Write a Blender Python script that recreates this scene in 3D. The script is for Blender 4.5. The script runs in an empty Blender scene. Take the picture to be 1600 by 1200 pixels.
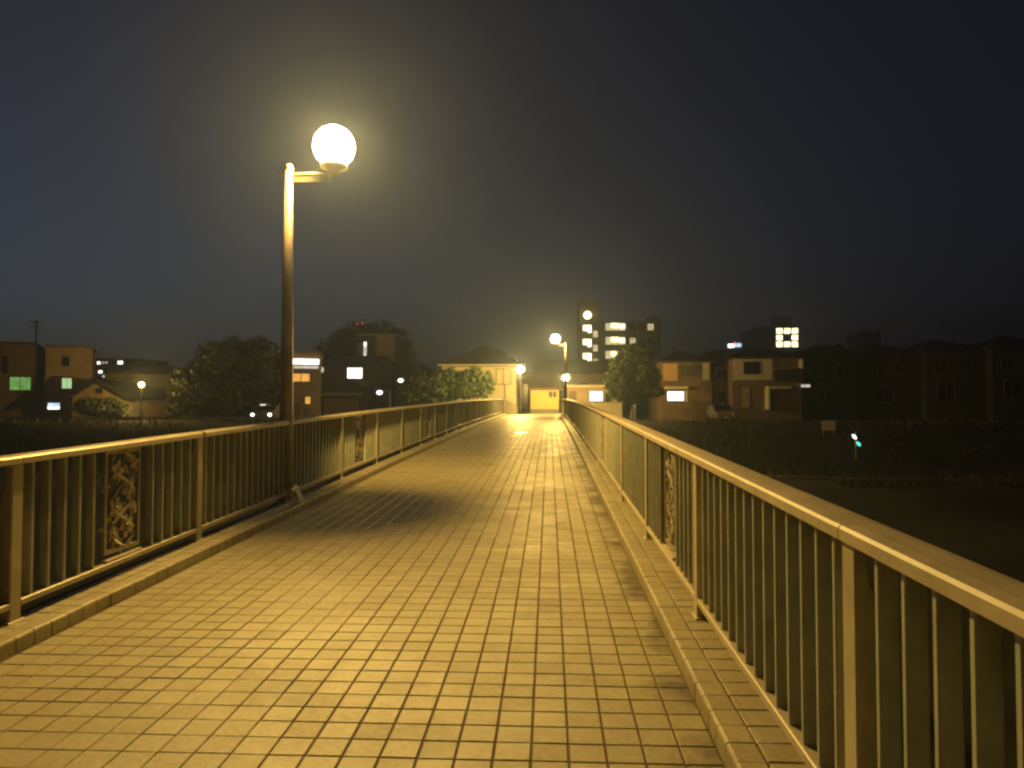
import bpy, bmesh, math, random
from mathutils import Vector, Matrix, Euler, noise

scene = bpy.context.scene
random.seed(7)
R = math.radians

# ------------------------------------------------------------------ camera
EYE = Vector((0.0, 0.0, 1.5))
F_PX, W_PX, H_PX = 1155.0, 1600.0, 1200.0
YAW, PITCH, ROLL = R(2.87), R(1.83), R(0.0)
cam_data = bpy.data.cameras.new('camera')
cam_data.sensor_width = 36.0
cam_data.lens = F_PX * 36.0 / W_PX
cam_data.clip_start = 0.05
cam_data.clip_end = 5000.0
cam = bpy.data.objects.new('camera', cam_data)
scene.collection.objects.link(cam)
CAM_ROT = (Matrix.Rotation(YAW, 3, 'Z') @ Matrix.Rotation(R(90) + PITCH, 3, 'X')
           @ Matrix.Rotation(-ROLL, 3, 'Z'))
cam.matrix_world = Matrix.Translation(EYE) @ CAM_ROT.to_4x4()
scene.camera = cam

# ------------------------------------------------------------------ sky
world = bpy.data.worlds.new('World')
scene.world = world
world.use_nodes = True
wn = world.node_tree
wn.nodes.clear()
w_out = wn.nodes.new('ShaderNodeOutputWorld')
w_bg = wn.nodes.new('ShaderNodeBackground')
w_sky = wn.nodes.new('ShaderNodeTexSky')
w_sky.sky_type = 'NISHITA'
w_sky.sun_disc = False
w_sky.sun_elevation = R(-3.95)
w_sky.sun_rotation = R(-55)
w_sky.altitude = 0
w_sky.air_density = 1.0
w_sky.dust_density = 1.3
w_sky.ozone_density = 2.0
w_bg.inputs['Strength'].default_value = 0.13
w_hsv = wn.nodes.new('ShaderNodeHueSaturation')
w_hsv.inputs['Saturation'].default_value = 0.75
wn.links.new(w_sky.outputs[0], w_hsv.inputs['Color'])
wn.links.new(w_hsv.outputs[0], w_bg.inputs['Color'])
wn.links.new(w_bg.outputs[0], w_out.inputs['Surface'])

# ------------------------------------------------------------------ exposure
vs = scene.view_settings
vs.view_transform = 'Standard'
vs.look = 'None'
vs.exposure = 2.0
vs.gamma = 1.0
vs.use_curve_mapping = False
cy = scene.cycles
cy.use_denoising = True
cy.max_bounces = 5
cy.diffuse_bounces = 3
cy.glossy_bounces = 2
cy.transparent_max_bounces = 10
cy.volume_bounces = 0
cy.sample_clamp_indirect = 4.0
cy.caustics_reflective = False
cy.caustics_refractive = False
cy.filter_width = 2.5

LAMP_COL = (1.0, 0.64, 0.15)


def pix(px, py, Y):
    """world point seen at photo pixel (px,py) on the plane y = Y"""
    d = CAM_ROT @ Vector(((px - W_PX / 2) / F_PX, (H_PX / 2 - py) / F_PX, -1.0))
    return EYE + d * (Y / d.y)


def to_pix(p):
    q = CAM_ROT.transposed() @ (Vector(p) - EYE)
    if q.z > -0.05:
        return None
    return (W_PX / 2 + F_PX * q.x / -q.z, H_PX / 2 - F_PX * q.y / -q.z)


# ------------------------------------------------------------------ materials
MATS = {}


def mat(name, col, rough=0.7, metal=0.0, var=0.25, scale=6.0, bump=0.0, bscale=60.0, spec=0.5, col2=None, coords='Object'):
    if name in MATS:
        return MATS[name]
    m = bpy.data.materials.new(name)
    m.use_nodes = True
    nt = m.node_tree
    b = nt.nodes['Principled BSDF']
    b.inputs['Roughness'].default_value = rough
    b.inputs['Metallic'].default_value = metal
    b.inputs['Specular IOR Level'].default_value = spec
    geo = nt.nodes.new('ShaderNodeNewGeometry')
    n = nt.nodes.new('ShaderNodeTexNoise')
    n.inputs['Scale'].default_value = scale
    n.inputs['Detail'].default_value = 6
    n.inputs['Roughness'].default_value = 0.65
    nt.links.new(geo.outputs['Position'], n.inputs['Vector'])
    mix = nt.nodes.new('ShaderNodeMix')
    mix.data_type = 'RGBA'
    c2 = col2 or tuple(max(0.0, c * (1 - var)) for c in col)
    c1 = tuple(min(1.0, c * (1 + var * 0.5)) for c in col)
    mix.inputs[6].default_value = (*c2, 1)
    mix.inputs[7].default_value = (*c1, 1)
    ramp = nt.nodes.new('ShaderNodeMapRange')
    ramp.inputs[1].default_value = 0.32
    ramp.inputs[2].default_value = 0.68
    nt.links.new(n.outputs['Fac'], ramp.inputs[0])
    nt.links.new(ramp.outputs[0], mix.inputs[0])
    nt.links.new(mix.outputs[2], b.inputs['Base Color'])
    if bump > 0:
        n2 = nt.nodes.new('ShaderNodeTexNoise')
        n2.inputs['Scale'].default_value = bscale
        n2.inputs['Detail'].default_value = 4
        nt.links.new(geo.outputs['Position'], n2.inputs['Vector'])
        bp = nt.nodes.new('ShaderNodeBump')
        bp.inputs['Strength'].default_value = bump
        bp.inputs['Distance'].default_value = 0.004
        nt.links.new(n2.outputs['Fac'], bp.inputs['Height'])
        nt.links.new(bp.outputs[0], b.inputs['Normal'])
    MATS[name] = m
    return m


def emit(name, col, strength):
    if name in MATS:
        return MATS[name]
    m = bpy.data.materials.new(name)
    m.use_nodes = True
    nt = m.node_tree
    b = nt.nodes['Principled BSDF']
    b.inputs['Base Color'].default_value = (*[0.5 * c for c in col], 1)
    b.inputs['Roughness'].default_value = 0.4
    b.inputs['Emission Color'].default_value = (*col, 1)
    # curtains / interior unevenness inside the lit pane
    geo = nt.nodes.new('ShaderNodeNewGeometry')
    n = nt.nodes.new('ShaderNodeTexNoise')
    n.inputs['Scale'].default_value = 1.6
    n.inputs['Detail'].default_value = 3
    nt.links.new(geo.outputs['Position'], n.inputs['Vector'])
    mr = nt.nodes.new('ShaderNodeMapRange')
    mr.inputs[1].default_value = 0.3
    mr.inputs[2].default_value = 0.7
    mr.inputs[3].default_value = strength * 0.65 * 0.3
    mr.inputs[4].default_value = strength * 1.25 * 0.3
    nt.links.new(n.outputs['Fac'], mr.inputs[0])
    nt.links.new(mr.outputs[0], b.inputs['Emission Strength'])
    MATS[name] = m
    return m


def globe_mat(name, col, strength):
    """milky plastic globe: lets the bulb's light through and glows itself"""
    if name in MATS:
        return MATS[name]
    m = bpy.data.materials.new(name)
    m.use_nodes = True
    nt = m.node_tree
    nt.nodes.clear()
    o = nt.nodes.new('ShaderNodeOutputMaterial')
    t = nt.nodes.new('ShaderNodeBsdfTransparent')
    t.inputs[0].default_value = (1, 0.97, 0.92, 1)
    e = nt.nodes.new('ShaderNodeEmission')
    e.inputs[0].default_value = (*col, 1)
    e.inputs[1].default_value = strength
    mx = nt.nodes.new('ShaderNodeMixShader')
    mx.inputs[0].default_value = 0.45
    nt.links.new(t.outputs[0], mx.inputs[1])
    nt.links.new(e.outputs[0], mx.inputs[2])
    nt.links.new(mx.outputs[0], o.inputs['Surface'])
    MATS[name] = m
    return m


def tile_mat(name, base, dark, stain_side=0):
    """rough-fired paver: per-piece tone, blotchy wear, dirt and moss patches along the right-hand kerb"""
    if name in MATS:
        return MATS[name]
    m = bpy.data.materials.new(name)
    m.use_nodes = True
    nt = m.node_tree
    L = nt.links
    b = nt.nodes['Principled BSDF']
    geo = nt.nodes.new('ShaderNodeNewGeometry')
    info = nt.nodes.new('ShaderNodeObjectInfo')
    # cell tone: one value per 0.15 m paver, from its position
    vor = nt.nodes.new('ShaderNodeTexWhiteNoise')
    snap = nt.nodes.new('ShaderNodeVectorMath')
    snap.operation = 'SNAP'
    snap.inputs[1].default_value = (0.153, 0.15, 10.0)
    off = nt.nodes.new('ShaderNodeVectorMath')
    off.operation = 'ADD'
    off.inputs[1].default_value = (0.153 * 24 - 0.69, 1.5, 5.0)
    L.new(geo.outputs['Position'], off.inputs[0])
    L.new(off.outputs[0], snap.inputs[0])
    L.new(snap.outputs[0], vor.inputs['Vector'])
    n1 = nt.nodes.new('ShaderNodeTexNoise')
    n1.inputs['Scale'].default_value = 1.4
    n1.inputs['Detail'].default_value = 7
    n1.inputs['Roughness'].default_value = 0.7
    L.new(geo.outputs['Position'], n1.inputs['Vector'])
    n2 = nt.nodes.new('ShaderNodeTexNoise')
    n2.inputs['Scale'].default_value = 34
    n2.inputs['Detail'].default_value = 8
    n2.inputs['Roughness'].default_value = 0.72
    L.new(geo.outputs['Position'], n2.inputs['Vector'])
    s1 = nt.nodes.new('ShaderNodeMath'); s1.operation = 'MULTIPLY_ADD'
    s1.inputs[1].default_value = 0.22
    L.new(vor.outputs['Value'], s1.inputs[0])
    s1b = nt.nodes.new('ShaderNodeMath'); s1b.operation = 'MULTIPLY_ADD'
    s1b.inputs[1].default_value = 1.15
    s1b.inputs[2].default_value = -0.30
    L.new(n1.outputs['Fac'], s1b.inputs[0])
    L.new(s1b.outputs[0], s1.inputs[2])
    s2 = nt.nodes.new('ShaderNodeMath'); s2.operation = 'MULTIPLY_ADD'
    s2.inputs[1].default_value = 0.85
    L.new(n2.outputs['Fac'], s2.inputs[0])
    L.new(s1.outputs[0], s2.inputs[2])
    mr = nt.nodes.new('ShaderNodeMapRange')
    mr.inputs[1].default_value = 0.45
    mr.inputs[2].default_value = 1.2
    L.new(s2.outputs[0], mr.inputs[0])
    mix = nt.nodes.new('ShaderNodeMix'); mix.data_type = 'RGBA'
    mix.inputs[6].default_value = (*dark, 1)
    mix.inputs[7].default_value = (*base, 1)
    L.new(mr.outputs[0], mix.inputs[0])
    col = mix.outputs[2]
    if stain_side:
        sep = nt.nodes.new('ShaderNodeSeparateXYZ')
        L.new(geo.outputs['Position'], sep.inputs[0])
        edge = nt.nodes.new('ShaderNodeMapRange')
        edge.inputs[1].default_value = 0.18
        edge.inputs[2].default_value = 0.68
        edge.inputs[3].default_value = -0.30
        edge.inputs[4].default_value = 0.16
        edge.clamp = False
        L.new(sep.outputs['X'], edge.inputs[0])
        n3 = nt.nodes.new('ShaderNodeTexNoise')
        n3.inputs['Scale'].default_value = 1.9
        n3.inputs['Detail'].default_value = 8
        n3.inputs['Roughness'].default_value = 0.62
        L.new(geo.outputs['Position'], n3.inputs['Vector'])
        ad = nt.nodes.new('ShaderNodeMath'); ad.operation = 'ADD'
        L.new(edge.outputs[0], ad.inputs[0]); L.new(n3.outputs['Fac'], ad.inputs[1])
        st = nt.nodes.new('ShaderNodeMapRange')
        st.inputs[1].default_value = 0.53
        st.inputs[2].default_value = 0.68
        st.inputs[4].default_value = 0.8
        L.new(ad.outputs[0], st.inputs[0])
        mx2 = nt.nodes.new('ShaderNodeMix'); mx2.data_type = 'RGBA'
        L.new(st.outputs[0], mx2.inputs[0])
        L.new(col, mx2.inputs[6])
        mx2.inputs[7].default_value = (0.045, 0.032, 0.018, 1)
        col = mx2.outputs[2]
    L.new(col, b.inputs['Base Color'])
    rr = nt.nodes.new('ShaderNodeMapRange')
    rr.inputs[3].default_value = 0.62
    rr.inputs[4].default_value = 0.38
    L.new(mr.outputs[0], rr.inputs[0])
    L.new(rr.outputs[0], b.inputs['Roughness'])
    b.inputs['Specular IOR Level'].default_value = 0.5
    bp = nt.nodes.new('ShaderNodeBump')
    bp.inputs['Strength'].default_value = 0.7
    bp.inputs['Distance'].default_value = 0.006
    L.new(n2.outputs['Fac'], bp.inputs['Height'])
    L.new(bp.outputs[0], b.inputs['Normal'])
    MATS[name] = m
    return m


M_TILE = tile_mat('paver_ceramic', (0.45, 0.40, 0.24), (0.26, 0.215, 0.12), 1)
M_KERBT = tile_mat('kerb_paver', (0.44, 0.39, 0.24), (0.25, 0.205, 0.12))
M_GROUT = mat('grout', (0.11, 0.078, 0.038), 0.9, var=0.4, scale=5)
M_CONC = mat('concrete', (0.24, 0.23, 0.21), 0.85, var=0.3, scale=2.5, bump=0.3)
M_RAIL = mat('beige_painted_steel', (0.45, 0.38, 0.26), 0.46, var=0.22, scale=5, bump=0.06, bscale=90)
M_POST = mat('pale_painted_steel', (0.44, 0.39, 0.26), 0.42, var=0.22, scale=6, bump=0.06, bscale=90)
M_SHED = mat('yellow_render', (0.66, 0.48, 0.17), 0.85, var=0.12, scale=0.9)
M_BAL = mat('sage_painted_steel', (0.38, 0.395, 0.31), 0.5, var=0.25, scale=7)
M_CAST = mat('cast_bronze_paint', (0.34, 0.30, 0.20), 0.42, metal=0.2, var=0.35, scale=14, bump=0.4)
M_POLE = mat('brown_painted_pole', (0.33, 0.26, 0.17), 0.42, var=0.25, scale=6)
M_PAPER = mat('pale_paper', (0.72, 0.68, 0.55), 0.8, var=0.15, scale=20)
M_IRON = mat('cast_iron', (0.35, 0.33, 0.28), 0.28, metal=0.7, var=0.3, scale=30, bump=0.3)
M_BARK = mat('bark', (0.09, 0.065, 0.045), 0.9, var=0.4, scale=8)
M_LEAF_D = mat('dark_foliage', (0.045, 0.06, 0.028), 0.7, var=0.5, scale=0.9)
M_LEAF_G = mat('green_foliage', (0.075, 0.115, 0.035), 0.65, var=0.5, scale=1.3)
M_GRASS = mat('grassy_bank', (0.030, 0.034, 0.014), 0.95, var=0.6, scale=0.25, bump=0.5, bscale=4)
M_ASPHALT = mat('asphalt', (0.06, 0.058, 0.055), 0.85, var=0.3, scale=2)
M_PATH = mat('pale_gravel_path', (0.11, 0.09, 0.065), 0.95, var=0.3, scale=1)
M_ROOF = mat('dark_roof_tile', (0.032, 0.029, 0.027), 0.75, var=0.3, scale=1.5)
M_CREAM = mat('cream_render', (0.62, 0.55, 0.40), 0.85, var=0.15, scale=0.9)
M_TAN = mat('tan_render', (0.34, 0.25, 0.15), 0.85, var=0.2, scale=0.8)
M_BROWN = mat('brown_siding', (0.17, 0.12, 0.075), 0.85, var=0.25, scale=0.8)
M_DKWALL = mat('dark_siding', (0.028, 0.03, 0.024), 0.85, var=0.3, scale=0.8)
M_WHITEW = mat('white_render', (0.60, 0.54, 0.48), 0.85, var=0.12, scale=0.8)
M_GREYW = mat('grey_render', (0.24, 0.22, 0.19), 0.85, var=0.2, scale=0.5)
M_APT = mat('apartment_render', (0.15, 0.135, 0.10), 0.85, var=0.2, scale=0.5)
M_FRAME = mat('window_frame_metal', (0.10, 0.09, 0.08), 0.5, var=0.1)
M_DARKGLASS = mat('dark_window_glass', (0.015, 0.017, 0.02), 0.12, var=0.2)
M_BLACK = mat('black_rubber', (0.02, 0.02, 0.02), 0.8)
M_CARP = mat('car_paint_grey', (0.22, 0.21, 0.20), 0.3, metal=0.3, var=0.1)
M_CARW = mat('car_paint_white', (0.62, 0.60, 0.57), 0.3, var=0.06)
M_METAL = mat('galvanised_steel', (0.32, 0.31, 0.29), 0.45, metal=0.5, var=0.2)
E_WHITE = emit('lit_white_window', (1.0, 0.95, 0.86), 2.6)
E_COOL = emit('lit_cool_window', (0.62, 0.83, 1.0), 1.0)
E_DIMW = emit('dim_white_window', (1.0, 0.93, 0.82), 0.55)
E_ORANGE = emit('lit_orange_window', (1.0, 0.48, 0.10), 0.75)
E_GREEN = emit('lit_green_window', (0.22, 0.50, 0.13), 0.55)
E_GREEN2 = emit('lit_pale_green_blind', (0.55, 0.85, 0.40), 0.75)
E_WARM = emit('lit_warm_corridor', (1.0, 0.80, 0.40), 3.4)
E_WARMD = emit('dim_warm_corridor', (1.0, 0.80, 0.42), 0.6)
E_RED = emit('red_beacon', (1.0, 0.05, 0.10), 3.0)
E_TEAL = emit('teal_lamp', (0.10, 0.85, 0.66), 1.3)
E_HEAD = emit('headlight_glass', (1.0, 0.88, 0.70), 9.0)
E_GLOBE = globe_mat('glowing_globe', (1.0, 0.82, 0.48), 22.0)

# ------------------------------------------------------------------ builders
COL = scene.collection


class MB:
    def __init__(self):
        self.v, self.f = [], []

    def add(self, verts, faces):
        o = len(self.v)
        self.v += [Vector(p) for p in verts]
        self.f += [tuple(i + o for i in f) for f in faces]
        return self

    def hexa(self, p):
        return self.add(p, [(0, 3, 2, 1), (4, 5, 6, 7), (0, 1, 5, 4), (1, 2, 6, 5), (2, 3, 7, 6), (3, 0, 4, 7)])

    def box(self, x0, x1, y0, y1, z0, z1):
        return self.hexa([(x0, y0, z0), (x1, y0, z0), (x1, y1, z0), (x0, y1, z0),
                          (x0, y0, z1), (x1, y0, z1), (x1, y1, z1), (x0, y1, z1)])

    def prism(self, poly, axis, a, b):
        """poly: 2-D points; axis 'x': (y,z), 'y': (x,z), 'z': (x,y)"""
        def w(p, t):
            return {'x': (t, p[0], p[1]), 'y': (p[0], t, p[1]), 'z': (p[0], p[1], t)}[axis]
        n = len(poly)
        vs_ = [w(p, a) for p in poly] + [w(p, b) for p in poly]
        fs = [tuple(range(n)), tuple(range(2 * n - 1, n - 1, -1))]
        fs += [(i, i + n, (i + 1) % n + n, (i + 1) % n) for i in range(n)]
        return self.add(vs_, fs)

    def tube(self, pts, radii, seg=10, cap=True):
        rings = []
        pts = [Vector(p) for p in pts]
        for i, p in enumerate(pts):
            t = (pts[min(i + 1, len(pts) - 1)] - pts[max(i - 1, 0)]).normalized()
            a = Vector((0, 0, 1)) if abs(t.z) < 0.9 else Vector((1, 0, 0))
            u = t.cross(a).normalized()
            w = t.cross(u)
            r = radii[i] if isinstance(radii, (list, tuple)) else radii
            rings.append([p + (u * math.cos(2 * math.pi * k / seg) + w * math.sin(2 * math.pi * k / seg)) * r for k in range(seg)])
        vs_ = [q for r_ in rings for q in r_]
        fs = []
        for i in range(len(pts) - 1):
            for k in range(seg):
                a0, a1 = i * seg + k, i * seg + (k + 1) % seg
                fs.append((a0, a1, a1 + seg, a0 + seg))
        if cap:
            fs.append(tuple(range(seg - 1, -1, -1)))
            fs.append(tuple((len(pts) - 1) * seg + k for k in range(seg)))
        return self.add(vs_, fs)

    def lathe(self, c, prof, seg=20):
        c = Vector(c)
        vs_, fs = [], []
        for r, z in prof:
            for k in range(seg):
                a = 2 * math.pi * k / seg
                vs_.append(c + Vector((r * math.cos(a), r * math.sin(a), z)))
        n = len(prof)
        for i in range(n - 1):
            for k in range(seg):
                a0, a1 = i * seg + k, i * seg + (k + 1) % seg
                fs.append((a0, a1, a1 + seg, a0 + seg))
        if prof[0][0] > 1e-4:
            fs.append(tuple(range(seg - 1, -1, -1)))
        if prof[-1][0] > 1e-4:
            fs.append(tuple((n - 1) * seg + k for k in range(seg)))
        return self.add(vs_, fs)

    def ball(self, c, r, seg=16, squash=1.0):
        n = seg // 2
        return self.lathe(c, [(max(1e-5, r * math.sin(math.pi * i / n)), -r * squash * math.cos(math.pi * i / n)) for i in range(n + 1)], seg)

    def mesh(self, name, m, smooth=False, bevel=0.0):
        me = bpy.data.meshes.new(name)
        me.from_pydata([tuple(p) for p in self.v], [], self.f)
        if m:
            me.materials.append(m)
        if bevel > 0 or smooth:
            bm = bmesh.new()
            bm.from_mesh(me)
            if bevel > 0:
                bmesh.ops.recalc_face_normals(bm, faces=bm.faces)
                bmesh.ops.bevel(bm, geom=[e for e in bm.edges if e.is_manifold and e.calc_face_angle(0) > 0.6],
                                offset=bevel, segments=1, affect='EDGES', profile=0.7)
            if smooth:
                for f in bm.faces:
                    f.smooth = True
            bm.to_mesh(me)
            bm.free()
        me.update()
        return me

    def build(self, name, m, parent=None, smooth=False, bevel=0.0):
        """verts are world coordinates; the object sits under its parent's origin"""
        org = Vector((0, 0, 0))
        p = parent
        while p is not None:
            org += p.location
            p = p.parent
        self.v = [q - org for q in self.v]
        o = bpy.data.objects.new(name, self.mesh(name, m, smooth, bevel))
        COL.objects.link(o)
        o.parent = parent
        return o


def link(name, me, parent=None, loc=(0, 0, 0), rot=(0, 0, 0), scale=(1, 1, 1)):
    o = bpy.data.objects.new(name, me)
    COL.objects.link(o)
    o.parent = parent
    o.location = loc
    o.rotation_euler = rot
    o.scale = scale
    return o


def tag(o, label=None, cat=None, group=None, kind=None):
    for k, v in (('label', label), ('category', cat), ('group', group), ('kind', kind)):
        if v:
            o[k] = v
    return o


def empty(name, loc, label=None, cat=None, group=None):
    o = bpy.data.objects.new(name, None)
    o.empty_display_size = 0.3
    COL.objects.link(o)
    o.location = loc
    return tag(o, label, cat, group)


# ------------------------------------------------------------------ the setting
XC = -1.15           # bridge axis
HALF = 1.84          # half the walking surface
KERB_H = 0.09
RAIL_X = 2.085       # railing line from the axis
STEP = 2.33
ST0 = 2.18
Y_END = ST0 + STEP * 21


def deck_z(y):
    y = min(max(y, -6.0), Y_END)
    return 0.0303 * y - 0.00021 * y * y


def slope(y):
    return 0.0303 - 0.00042 * y


Z_END = deck_z(Y_END)


def sm(a, b, t):
    t = min(1, max(0, (t - a) / (b - a)))
    return t * t * (3 - 2 * t)


def ground_z(x, y):
    bed = -3.9 + 0.3 * noise.noise(Vector((x * 0.12, y * 0.12, 9)))
    plain = -3.0 + 0.25 * noise.noise(Vector((x * 0.07, y * 0.07, 0)))
    z = bed
    z = z + (plain - bed) * sm(34, 44, y)
    bank0, bank1 = 51.0, 60.0
    z = z + (0.25 - plain) * sm(bank0, bank1, y)
    # abutment mound carrying the end of the bridge
    mound = (1 - sm(4.0, 11.0, abs(x - XC))) * sm(46, 51, y) * (1 - sm(66, 80, y))
    z = z + (Z_END - 0.14 - z) * mound
    # near bank behind the camera
    z = z + (-0.14 - z) * sm(-2, -9, y)
    if y > 90:
        z += 0.15 * noise.noise(Vector((x * 0.01, y * 0.01, 3)))
    return z


def grid_sheet(name, xs, ys, zf, m):
    nx = len(xs)
    v = [(x, y, zf(x, y)) for y in ys for x in xs]
    f = [(j * nx + i, j * nx + i + 1, (j + 1) * nx + i + 1, (j + 1) * nx + i) for j in range(len(ys) - 1) for i in range(nx - 1)]
    me = bpy.data.meshes.new(name)
    me.from_pydata(v, [], f)
    me.materials.append(m)
    for p in me.polygons:
        p.use_smooth = True
    o = bpy.data.objects.new(name, me)
    COL.objects.link(o)
    return tag(o, kind='structure')


xs = [-900, -600, -350, -200, -150, -120] + [-100 + 2.5 * i for i in range(81)] + [120, 150, 200, 350, 600, 900]
ys = [-500, -300, -100, -50, -25, -15] + [-10 + 2 * i for i in range(5)] + [10, 20, 30] + [34 + 1.5 * i for i in range(40)] + [100, 120, 150, 200, 300, 500, 1000]
grid_sheet('ground', xs, ys, ground_z, M_GRASS)

def strip_sheet(name, pts, half, zoff, m):
    """a ribbon draped over the ground along pts"""
    mb = MB()
    prev = None
    for i, (x, y) in enumerate(pts):
        x2, y2 = pts[min(i + 1, len(pts) - 1)]
        x1, y1 = pts[max(i - 1, 0)]
        t = Vector((x2 - x1, y2 - y1, 0)).normalized()
        n = Vector((-t.y, t.x, 0)) * half
        a = Vector((x, y, 0)) + n
        b = Vector((x, y, 0)) - n
        z = max(ground_z(a.x, a.y), ground_z(b.x, b.y), ground_z(x, y)) + zoff
        a.z = b.z = z
        if prev:
            mb.add([prev[0], prev[1], b, a], [(0, 1, 2, 3)])
        prev = (a, b)
    o = mb.build(name, m)
    return tag(o, kind='structure')


strip_sheet('road', [(x, 64.5) for x in range(-100, 101, 2)], 2.2, 0.05, M_ASPHALT)
strip_sheet('path', [(6 + 2 * i, 48.2 + 0.4 * math.sin(i * 0.35)) for i in range(45)], 0.7, 0.05, M_PATH)
# paved landing where the bridge meets the bank
lz = Z_END - 0.02
tag(MB().box(XC - 3.6, XC + 3.6, Y_END, Y_END + 9.5, lz - 0.25, lz).build('pavement', M_CONC), kind='structure')

# ---- the bridge slab, following the arch
ybr = [-6 + 1.0 * i for i in range(int((Y_END + 6) // 1) + 1)] + [Y_END]


def profile_sweep(poly, ysamp):
    """poly in (x, dz) swept along the deck curve"""
    mb = MB()
    n = len(poly)
    vs_ = [(x, y, deck_z(y) + dz) for y in ysamp for x, dz in poly]
    fs = [(i * n + k, i * n + (k + 1) % n, (i + 1) * n + (k + 1) % n, (i + 1) * n + k)
          for i in range(len(ysamp) - 1) for k in range(n)]
    fs += [tuple(range(n - 1, -1, -1)), tuple((len(ysamp) - 1) * n + k for k in range(n))]
    return mb.add(vs_, fs)


GROUT_Z = -0.0055
HW = HALF + 0.36
deck = profile_sweep([(XC - HW, -0.10), (XC - HALF - 0.002, -0.10), (XC - HALF - 0.002, GROUT_Z), (XC + HALF + 0.002, GROUT_Z),
                      (XC + HALF + 0.002, -0.10), (XC + HW, -0.10), (XC + HW, -0.35), (XC + 1.5, -0.9), (XC - 1.5, -0.9), (XC - HW, -0.35)],
                     ybr).build('bridge_deck', M_GROUT)
tag(deck, kind='structure')

TX, TY = 0.153, 0.15
tile_me = MB().box(-0.0718, 0.0718, -0.0712, 0.0712, -0.03, 0.0).mesh('paving_tile', M_TILE, bevel=0.003)
tiles = []
ncol = 24
for j in range(int((Y_END + 5.5) / TY)):
    y = -5.4 + (j + 0.5) * TY
    for i in range(ncol):
        x = XC + HALF - (i + 0.5) * TX
        if i == ncol - 1:
            x += 0.0
        p = to_pix((x, y, deck_z(y)))
        area = 0
        if p and y > 0.5 and -60 < p[0] < 1660 and p[1] < 1250:
            area = 1.0 / y ** 3
        tiles.append((area, x, y))
tiles.sort(key=lambda t: -t[0])


def smear(x, y):
    return noise.noise(Vector((x * 0.9 + 11, y * 0.55, 2.0))) > 0.24


rt = random.Random(3)
far = MB()
for k, (a, x, y) in enumerate(tiles):
    dz = rt.uniform(-0.0008, 0.0008)
    tx_, ty_ = rt.gauss(0, 0.0035), rt.gauss(0, 0.0035)
    s = 1.036 if smear(x, y) else 1.0 + rt.uniform(-0.006, 0.006)
    if k < 300:
        link('paving_tile', tile_me, deck, (x + rt.uniform(-.0006, .0006), y + rt.uniform(-.0008, .0008), deck_z(y) + dz),
             (math.atan(slope(y)) + tx_, ty_, rt.gauss(0, 0.0018)), (s, s, 1))
    else:
        hx, hy = 0.0718 * s, 0.0712 * s
        c = 0.003
        zz = lambda dx, dy, d: deck_z(y) + slope(y) * dy + dz + tx_ * dy * 0.6 - ty_ * dx * 0.6 + d
        top = [(x + sx * (hx - c), y + sy * (hy - c), zz(sx * hx, sy * hy, 0)) for sx, sy in ((-1, -1), (1, -1), (1, 1), (-1, 1))]
        mid = [(x + sx * hx, y + sy * hy, zz(sx * hx, sy * hy, -c)) for sx, sy in ((-1, -1), (1, -1), (1, 1), (-1, 1))]
        low = [(q[0], q[1], q[2] - 0.01) for q in mid]
        fs = [(0, 1, 2, 3)]
        for q in range(4):
            r_ = (q + 1) % 4
            fs += [(4 + q, 4 + r_, r_, q), (8 + q, 8 + r_, 4 + r_, 4 + q)]
        far.add(top + mid + low, fs)
fo = far.build('distant_paving_tiles', M_TILE, deck)
fo['kind'] = 'stuff'

# ---- tiled kerbs
for side, nm in ((1, 'kerb_right'), (-1, 'kerb_left')):
    x0 = HALF + 0.006
    body = profile_sweep([(XC + side * a, b) for a, b in ((x0 + 0.008, -0.095), (x0 + 0.008, KERB_H - 0.012), (HW - 0.004, KERB_H - 0.012), (HW - 0.004, -0.095))], ybr)
    kb = body.build(nm, M_GROUT)
    tag(kb, kind='structure')
    # front piece: top and rounded face in one; second piece lies flat behind it
    fr = MB()
    pr = [(0.0, -0.118), (0.0, -0.016), (0.004, -0.005), (0.016, 0.0), (0.114, 0.0), (0.118, -0.004), (0.118, -0.02), (0.02, -0.02), (0.02, -0.118)]
    fr.prism([(side * a, b) for a, b in pr], 'y', -0.0715, 0.0715)
    fme = fr.mesh('kerb_tile', M_KERBT)
    bk = MB().box(-0.0725, 0.0725, -0.0715, 0.0715, -0.02, 0.0).mesh('kerb_tile', M_KERBT, bevel=0.003)
    far = MB()
    rows = []
    for j in range(int((Y_END + 5.5) / TY)):
        rows.append(-5.4 + (j + 0.5) * TY)
    vis0 = 2.2 if side > 0 else 3.3
    cnt = 0
    for y in rows:
        for kind in (0, 1):
            dz = KERB_H + rt.uniform(-0.001, 0.0015)
            if kind == 0:
                loc = (XC + side * (x0 - 0.006 + rt.uniform(0, .002)), y, deck_z(y) + dz)
                me = fme
            else:
                loc = (XC + side * (x0 + 0.195), y, deck_z(y) + dz)
                me = bk
            rot = (math.atan(slope(y)) + rt.gauss(0, 0.004), rt.gauss(0, 0.005), rt.gauss(0, 0.003))
            if y > vis0 and cnt < 300:
                link('kerb_tile', me, kb, loc, rot)
                cnt += 1
            else:
                mtx = Matrix.Translation(loc) @ Euler(rot).to_matrix().to_4x4()
                far.add([mtx @ v.co for v in me.vertices], [tuple(p.vertices) for p in me.polygons])
    fo = far.build('distant_kerb_tiles', M_KERBT, kb)
    fo['kind'] = 'stuff'

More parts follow.
